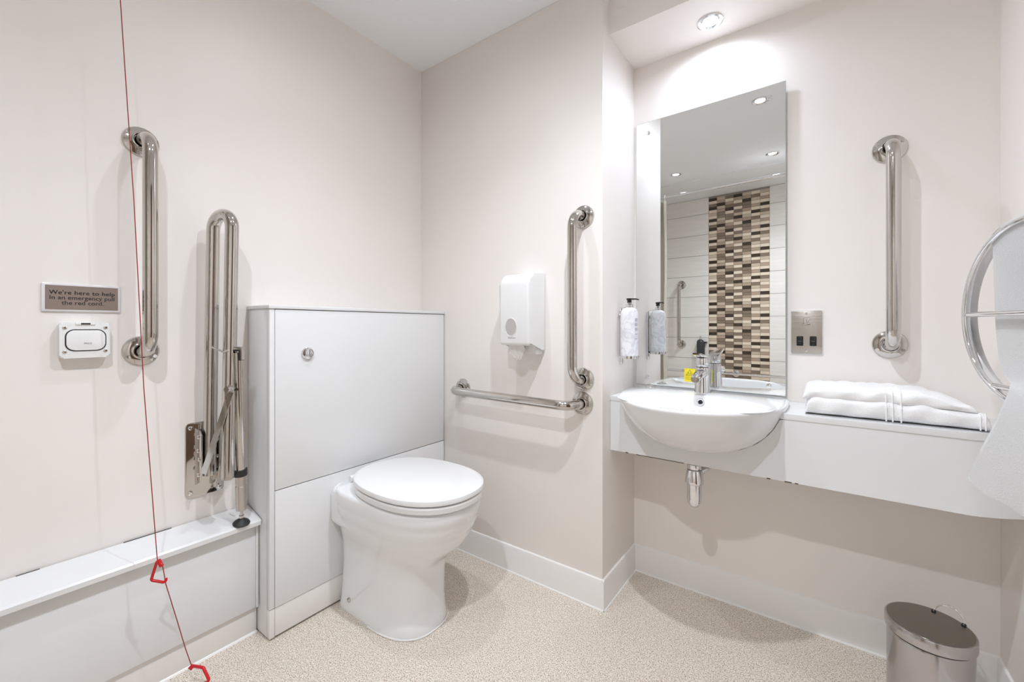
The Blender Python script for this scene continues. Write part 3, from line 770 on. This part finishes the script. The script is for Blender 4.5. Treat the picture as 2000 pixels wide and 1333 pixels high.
link('tap_hole_cover', lat([(0.0205, 0.0), (0.0205, 0.002), (0.016, 0.0045), (0.009, 0.005), (0.006, 0.009), (0.0, 0.0095)], (1.064, 0.2490, 0.7874), n=28), 'chrome', t)

# ------------------------------------------------------------------ tap
TX, TYy = 1.2635, 0.209
t = thing('mixer_tap', 'chrome single lever mixer tap on the basin', 'tap', (TX, TYy, 0.8006))
link('body', lat([(0.027, 0.0), (0.0275, 0.003), (0.0265, 0.008), (0.0235, 0.055), (0.0225, 0.092), (0.0215, 0.095), (0.0, 0.095)], (TX, TYy, 0.8006), n=36), 'chrome', t)
link('joint_ring', lat([(0.0205, 0.0), (0.0205, 0.0035)], (TX, TYy, 0.895), n=32), 'black', t)
link('head', lat([(0.0220, 0.0), (0.0228, 0.002), (0.0222, 0.026), (0.0205, 0.0310), (0.012, 0.0340), (0.0, 0.0345)], (TX, TYy, 0.8985), n=36), 'chrome', t)
bm = bmesh.new(); rr = []
for y, zc, hw, hh in ((0.000, .875, .0195, .0175), (-0.030, .8745, .0180, .0150), (-0.070, .8700, .0165, .0120), (-0.100, .8650, .0155, .0100), (-0.112, .8620, .0130, .0080)):
    rr.append([bm.verts.new((TX + p[0], TYy + y, zc + p[1])) for p in rrect(0, 0, 2 * hw, 2 * hh, min(hw, hh) * 0.85, 5)])
loft(bm, rr); sp = link('spout', finish(bm, 50), 'chrome', t)
link('aerator', lat([(0.0115, 0.0), (0.0115, -0.008), (0.009, -0.009), (0, -0.008)], (TX, TYy - 0.095, 0.857), n=24), 'chrome', sp)
bm = bmesh.new(); rr = []
for y, zc, hw, hh in ((0.022, .9290, .0180, .0035), (0.000, .9340, .0205, .0050), (-0.035, .9385, .0185, .0045), (-0.075, .9455, .0150, .0038), (-0.092, .9485, .0120, .0030)):
    rr.append([bm.verts.new((TX + p[0], TYy + y, zc + p[1])) for p in rrect(0, 0, 2 * hw, 2 * hh, hh * 0.9, 4)])
loft(bm, rr); link('lever', finish(bm, 50), 'chrome', t)
t.location.z = 0.7874      # stand it on the ledge

# ------------------------------------------------------------------ bottle trap
t = thing('bottle_trap', 'chrome bottle trap hanging under the basin counter', 'bottle trap', (1.262, 0.098, 0.41))
tp = Vector((1.262, 0.098, 0))
link('tailpiece', lat([(0.0185, 0.545), (0.0185, 0.618)], tp, n=28), 'chrome', t)
link('collar', lat([(0.0230, 0.545), (0.0235, 0.5475), (0.0235, 0.5600), (0.0210, 0.5625)], tp, n=28), 'chrome', t)
link('collar_seal', lat([(0.0220, 0.5420), (0.0220, 0.5452)], tp, n=28), 'rubber', t)
link('trap_nut', lat([(0.0250, 0.494), (0.0300, 0.498), (0.0305, 0.503), (0.0245, 0.540), (0.0225, 0.5425)], tp, n=28), 'chrome', t)
link('trap_cup', lat([(0.0, 0.4130), (0.010, 0.4145), (0.0175, 0.4195), (0.0225, 0.4290), (0.0240, 0.4400), (0.0240, 0.496)], tp, n=32), 'chrome', t)
link('outlet_pipe', tube(rounded([tp + Vector((0.012, 0.01, 0.530)), tp + Vector((0.030, 0.03, 0.547)), (1.300, 0.20, 0.552), (1.300, YN - 0.001, 0.552)], 0.015, 5), 0.0155, 18), 'chrome', t)

# ------------------------------------------------------------------ shaver socket
t = thing('shaver_socket', 'brushed steel shaver socket plate between the mirror and grab rail', 'socket', (1.5704, YN, 0.9365))
sxc, szc = 1.5704, 1.0102
link('back_gasket', pr(rrect(sxc, szc, 0.0925, 0.1525, 0.004), 'y', YN - 0.003, YN, 0.0006), 'plastic', t)
pt = link('plate', pr(rrect(sxc, szc, 0.0864, 0.1464, 0.003), 'y', YN - 0.0065, YN - 0.003, 0.0008), 'brushed', t)
for dx in (-0.0185, 0.0185):
    so = link('outlet', pr(rrect(sxc + dx, szc - 0.030, 0.0190, 0.0330, 0.003), 'y', YN - 0.0078, YN - 0.006, 0.0005), 'black', t)
    link('outlet_mark', bx(sxc + dx - .005, sxc + dx + .005, YN - 0.0080, YN - 0.0078, szc - 0.0312, szc - 0.0300), 'greyink', so)
    for dz in (-0.008, 0.008):
        link('pin_hole', lat([(0.0022, 0), (0.0022, 0.0004), (0, 0.0004)], (sxc + dx, YN - 0.0078, szc - 0.030 + dz), (0, -1, 0), 12), 'gap', so)
for dz in (0.0635, -0.0620):
    link('screw', lat([(0.0036, 0), (0.0036, 0.0012), (0.002, 0.0018), (0, 0.0018)], (sxc, YN - 0.0065, szc + dz), (0, -1, 0), 14), 'chrome', pt)
def etched(pts, w=0.00045): link('shaver_symbol', tube([(sxc + a, YN - 0.0066, szc + b) for a, b in pts], w, 5), 'etch', pt)
etched([(-0.0085, 0.030), (-0.0085, 0.0495), (0.0080, 0.0495)])
etched([(0.0000, 0.046), (0.0005, 0.0315)]); etched([(0.0105, 0.0455), (0.0010, 0.0315), (0.0100, 0.0320)])
etched([(-0.0130, 0.0270), (-0.0110, 0.0235), (0.0020, 0.0250), (0.0110, 0.0250)])
etched([(-0.0120, 0.0290), (-0.0060, 0.0300)], 0.0007); etched([(0.0010, 0.0262), (0.0105, 0.0272)], 0.0006)

# ------------------------------------------------------------------ folded towel on the counter
t = thing('folded_towel', 'folded white bath towel lying on the counter', 'towel', (1.76, 0.185, ZT))
def towel_layer(x0, x1, y0, y1, zb, hfun, seed, nx=72, ny=40):
    """a soft closed slab: superelliptic section, height varying along x"""
    rnd = random.Random(seed); ph = [rnd.uniform(0, 6.28) for _ in range(8)]
    bm = bmesh.new(); rings = []
    for i in range(nx + 1):
        u = i / nx; x = x0 + (x1 - x0) * u
        e = min(u, 1 - u) * (x1 - x0)
        rr_ = 0.022
        k = 1.0 if e > rr_ else math.sqrt(max(0.0, 1 - (1 - e / rr_) ** 2))
        hgt = hfun(u) * (0.18 + 0.82 * k)
        yc = (y0 + y1) / 2; hw = (y1 - y0) / 2 - 0.010 * (1 - k)
        ring_ = []
        for j in range(ny):
            a = 2 * PI * j / ny; c, s = math.cos(a), math.sin(a)
            yy = yc + hw * math.copysign(abs(c) ** (2 / 5.0), c)
            zz = zb + hgt / 2 + hgt / 2 * math.copysign(abs(s) ** (2 / 3.2), s)
            wob = 0.0022 * math.sin(23 * u + 5 * yy * 20 + ph[0]) + 0.0016 * math.sin(41 * u - 60 * yy + ph[1])
            if s > 0.1: zz += wob * k
            else: zz = max(zz, zb)
            ring_.append(bm.verts.new((x + 0.0015 * math.sin(9 * a + ph[2]), yy + 0.002 * math.sin(31 * u + ph[3] + 3 * a), zz)))
        rings.append(ring_)
    loft(bm, rings); return finish(bm, 60)
link('lower_fold', towel_layer(1.572, 1.948, 0.085, 0.298, ZT + 0.0005, lambda u: 0.058 - 0.014 * max(0, (u - 0.60) / 0.40), 1), 'towel', t)
link('upper_fold', towel_layer(1.567, 1.928, 0.092, 0.300, ZT + 0.042, lambda u: 0.040 + 0.005 * math.sin(PI * u) - 0.030 * max(0, (u - 0.72) / 0.28) ** 1.3, 2), 'towel', t)
for x in (1.752, 1.765, 1.782, 1.926, 1.935):
    if x < 1.8: pts = [(x, 0.0842, ZT + 0.004), (x, 0.0832, ZT + 0.018), (x, 0.0835, ZT + 0.040), (x, 0.0905, ZT + 0.052), (x, 0.0915, ZT + 0.066), (x, 0.0960, ZT + 0.080), (x, 0.116, ZT + 0.0868), (x, 0.20, ZT + 0.0880)]
    else: pts = [(x, 0.0860, ZT + 0.004), (x, 0.0850, ZT + 0.018), (x, 0.0865, ZT + 0.036), (x, 0.096, ZT + 0.0445)]
    link('border_stripe', tube(rounded(pts, 0.006, 4), 0.0016, 8), 'hem', t)

# ------------------------------------------------------------------ round towel warmer on the right wall
PHI = math.radians(15); HC = Vector((1.945, -0.131, 1.058)); HR = 0.196
HN = Vector((math.cos(PHI), math.sin(PHI), 0)); HT = Vector((-math.sin(PHI), math.cos(PHI), 0))
def hp(s, z, off=0.0):   # s towards the niche, off towards the room
    return HC + HT * s + Vector((0, 0, z)) - HN * off
t = thing('towel_warmer', 'round chrome hoop towel warmer on the right wall', 'towel rail', (1.99, -0.13, 0.858))
bm = bmesh.new(); rings = []
sect = [(0.0, 0.0), (0.0, -0.018), (-0.005, -0.021), (-0.010, -0.018), (-0.010, 0.0), (-0.0085, 0.0035), (-0.005, 0.0050), (-0.0015, 0.0035)]
NS = 96
for i in range(NS):
    a = 2 * PI * i / NS
    rings.append([bm.verts.new(hp((HR + r) * math.cos(a), (HR + r) * math.sin(a), o_)) for r, o_ in sect])
rings.append(rings[0]); loft(bm, rings, False, False)
hoop = link('hoop', finish(bm, 40), 'chrome', t)
link('front_rim', tube([hp((HR - 0.006) * math.cos(2 * PI * i / NS), (HR - 0.006) * math.sin(2 * PI * i / NS), 0.003) for i in range(NS)], 0.0062, 12, True), 'chrome', t)
def crossbar(z):
    s = math.sqrt((HR - 0.010) ** 2 - z * z)
    return tube([hp(s, z, 0.0), hp(-s, z, 0.0)], 0.0062, 14)
for z in (0.0, -0.160): link('crossbar', crossbar(z), 'chrome', t)
for z in (0.140, -0.140):
    s = -math.sqrt(HR ** 2 - z * z) + 0.010
    p = hp(s, z, -0.020)
    link('wall_bracket', tube([p, Vector((XR - 0.001, p.y, p.z))], 0.010, 16), 'chrome', t)

# ---- towel threaded through the hoop: over the top, behind the middle bar, over the low bar and down
t = thing('hanging_towel', 'white towel threaded through the chrome hoop towel warmer', 'towel', hp(-0.05, -0.38, 0.05))
path = [  # off, z, left edge s, right edge s
    (-0.038, 0.030, 0.095, -0.170), (-0.040, 0.120, 0.094, -0.170), (-0.028, 0.186, 0.095, -0.165), (-0.008, 0.204, 0.095, -0.165), (0.002, 0.196, 0.097, -0.165),
    (0.000, 0.170, 0.099, -0.168), (-0.008, 0.100, 0.112, -0.172), (-0.014, 0.030, 0.120, -0.176), (-0.015, -0.030, 0.118, -0.178),
    (-0.014, -0.090, 0.108, -0.172), (-0.010, -0.130, 0.085, -0.160), (-0.003, -0.147, 0.052, -0.150), (0.008, -0.150, 0.030, -0.150), (0.016, -0.160, 0.014, -0.155),
    (0.024, -0.190, 0.012, -0.170), (0.032, -0.235, 0.020, -0.190), (0.040, -0.285, 0.036, -0.205), (0.046, -0.333, 0.050, -0.215), (0.049, -0.362, 0.057, -0.220)]
def catmull(P, n):
    out = []
    for i in range(len(P) - 1):
        p0, p1, p2, p3 = P[max(i - 1, 0)], P[i], P[i + 1], P[min(i + 2, len(P) - 1)]
        for k in range(n):
            u = k / n
            out.append([0.5 * (2 * b + (c - a) * u + (2 * a - 5 * b + 4 * c - d) * u * u + (3 * b - a - 3 * c + d) * u ** 3) for a, b, c, d in zip(p0, p1, p2, p3)])
    out.append(list(P[-1])); return out
cp = catmull(path, 4); NW = 30
bm = bmesh.new(); g = []
for i, (off, z, sl, sr) in enumerate(cp):
    row = []; tt = i / (len(cp) - 1)
    for j in range(NW + 1):
        w = j / NW; s = sl + (sr - sl) * w
        low = max(0.0, (tt - 0.66) / 0.34)
        fold = 0.006 * math.sin(9 * w + 1.0) * (0.3 + low) + 0.010 * low * math.sin(5.2 * w + 2.2)
        zz = z
        if low > 0: zz = z - 0.034 * low * math.sin(min(1, w * 2.0) * PI / 2) + 0.002 * math.sin(30 * w) * low
        if 0.15 < tt < 0.28:   # follow the round hoop at the top
            lim = math.sqrt(max(0.02, HR ** 2 - s * s)) + 0.006
            zz = min(z, lim) if s > 0 else min(z, lim)
        elif tt <= 0.15 or tt < 0.36:
            zz = z - 0.5 * max(0.0, 0.204 - (math.sqrt(max(0.02, HR ** 2 - s * s)) + 0.004)) * max(0, (z - 0.05) / 0.15)
        row.append(bm.verts.new(hp(s, zz, off + fold * (1 if low > 0 else 0.35))))
    g.append(row)
for a, b in zip(g, g[1:]):
    for j in range(NW): bm.faces.new((a[j], a[j + 1], b[j + 1], b[j]))
r_ = bmesh.ops.solidify(bm, geom=list(bm.faces), thickness=0.006)
tw = link('cloth', finish(bm, 80), 'towel', t)
link('hem', tube([v for v in [Vector(x) for x in []]] or [hp(sl, z, off + 0.001) for off, z, sl, sr in cp[58:]], 0.0042, 8), 'hem', t)

# ------------------------------------------------------------------ pedal bin
PX, PY, PR_, PHt = 1.833, 0.072, 0.0855, 0.270
t = thing('pedal_bin', 'small round stainless steel pedal bin under the counter', 'bin', (PX, PY, 0))
link('body', lat([(0.0, 0.0), (0.081, 0.0), (0.082, 0.004), (0.082, 0.232), (0.080, 0.238), (0.0, 0.238)], (PX, PY, 0), n=64), 'binsteel', t)
link('base_ring', lat([(0.0845, 0.0), (0.0850, 0.003), (0.0850, 0.014), (0.083, 0.017)], (PX, PY, 0), n=64), 'rubber', t)
link('lid_gap', lat([(0.0805, 0.236), (0.0805, 0.243)], (PX, PY, 0), n=64), 'black', t)
lid = link('lid', lat([(0.083, 0.2415), (0.0862, 0.2425), (0.0866, 0.246), (0.0862, 0.2665), (0.0845, 0.2695), (0.081, 0.2705), (0.0, 0.2712)], (PX, PY, 0), n=64), 'binsteel', t)
link('lid_top', lat([(0.0, 0.2716), (0.0815, 0.2712), (0.0815, 0.2700), (0, 0.270)], (PX, PY, 0), n=64), 'binlid', lid)
hd = Vector((0.62, -0.35, 0)).normalized(); hq = Vector((0.35, 0.62, 0)).normalized()
hc = Vector((1.8770, 0.1240, 0.2715))
link('carry_handle', tube([hc + hd * (0.029 * math.cos(a)) + Vector((0, 0, 0.026 * math.sin(a))) + hq * 0.012 * math.sin(a) for a in [PI * k / 18 for k in range(19)]], 0.0016, 10), 'chrome', t)
for s in (-1, 1):
    link('handle_lug', lat([(0.005, 0), (0.005, 0.003), (0.003, 0.005), (0, 0.005)], hc + hd * 0.029 * s + Vector((0, 0, -0.0005)), n=14), 'black', t)
link('pedal', bx(PX - 0.020, PX + 0.020, PY - 0.112, PY - 0.080, 0.006, 0.014, r=0.003), 'black', t)

# ------------------------------------------------------------------ shower curtain, its rail and the bottle (seen in the mirror)
t = thing('curtain_rail', 'chrome shower curtain rail across the room, reflected in the mirror', 'curtain rail', (1.0, -1.62, 2.145))
link('rail', tube([(0.004, -1.62, 2.145), (XR - 0.004, -1.62, 2.145)], 0.0125, 18), 'chrome', t)
for x, d in ((0.0, 1), (XR, -1)):
    link('rail_end', lat([(0.026, 0), (0.026, 0.004), (0.017, 0.010), (0.013, 0.024)], (x, -1.62, 2.145), (d, 0, 0), 24), 'chrome', t)
t = thing('shower_curtain', 'cream shower curtain drawn to the left wall, reflected in the mirror', 'curtain', (0.25, -1.62, 0.45))
bm = bmesh.new(); g = []
for k in range(25):
    z = 2.110 - (2.110 - 0.46) * k / 24; row = []
    for j in range(121):
        u = j / 120; x = 0.125 + (0.31 + 0.004 * math.sin(5 * z)) * u
        y = -1.62 + (0.030 + 0.006 * (k / 24)) * math.sin(2 * PI * 6.5 * u + 0.25 * math.sin(3 * z)) - 0.004
        row.append(bm.verts.new((x, y, z)))
    g.append(row)
for a, b in zip(g, g[1:]):
    for j in range(120): bm.faces.new((a[j], a[j + 1], b[j + 1], b[j]))
bmesh.ops.solidify(bm, geom=list(bm.faces), thickness=0.0012)
cu_ = link('cloth', finish(bm, 80), 'curtain', t)
for k in range(7):
    x = 0.138 + 0.0475 * k
    link('curtain_ring', tube([(x, -1.62 + 0.019 * math.sin(a), 2.130 + 0.030 * math.cos(a)) for a in [2 * PI * i / 20 for i in range(20)]], 0.0018, 8, True), 'plastic', t)

t = thing('shower_gel_bottle', 'dark grey shower gel bottle in a holder on the shower tiles', 'bottle', (0.519, YF + 0.048, 0.719))
link('bottle', lat([(0.0, 0.0), (0.032, 0.0), (0.034, 0.004), (0.034, 0.158), (0.030, 0.172), (0.018, 0.182), (0.012, 0.185), (0.0, 0.185)], (0.519, YF + 0.048, 0.719), n=32), 'gelbottle', t)
link('pump', lat([(0.0115, 0.0), (0.0115, 0.012), (0.006, 0.016), (0.006, 0.024), (0.010, 0.026), (0.010, 0.031), (0.0, 0.032)], (0.519, YF + 0.048, 0.904), n=20), 'chrome', t)
link('holder', bx(0.490, 0.548, YF, YF + 0.018, 0.735, 0.880, r=0.003), 'black', t)
link('holder_clip', bx(0.552, 0.572, YF + 0.004, YF + 0.050, 0.868, 0.880, r=0.002), 'black', t)
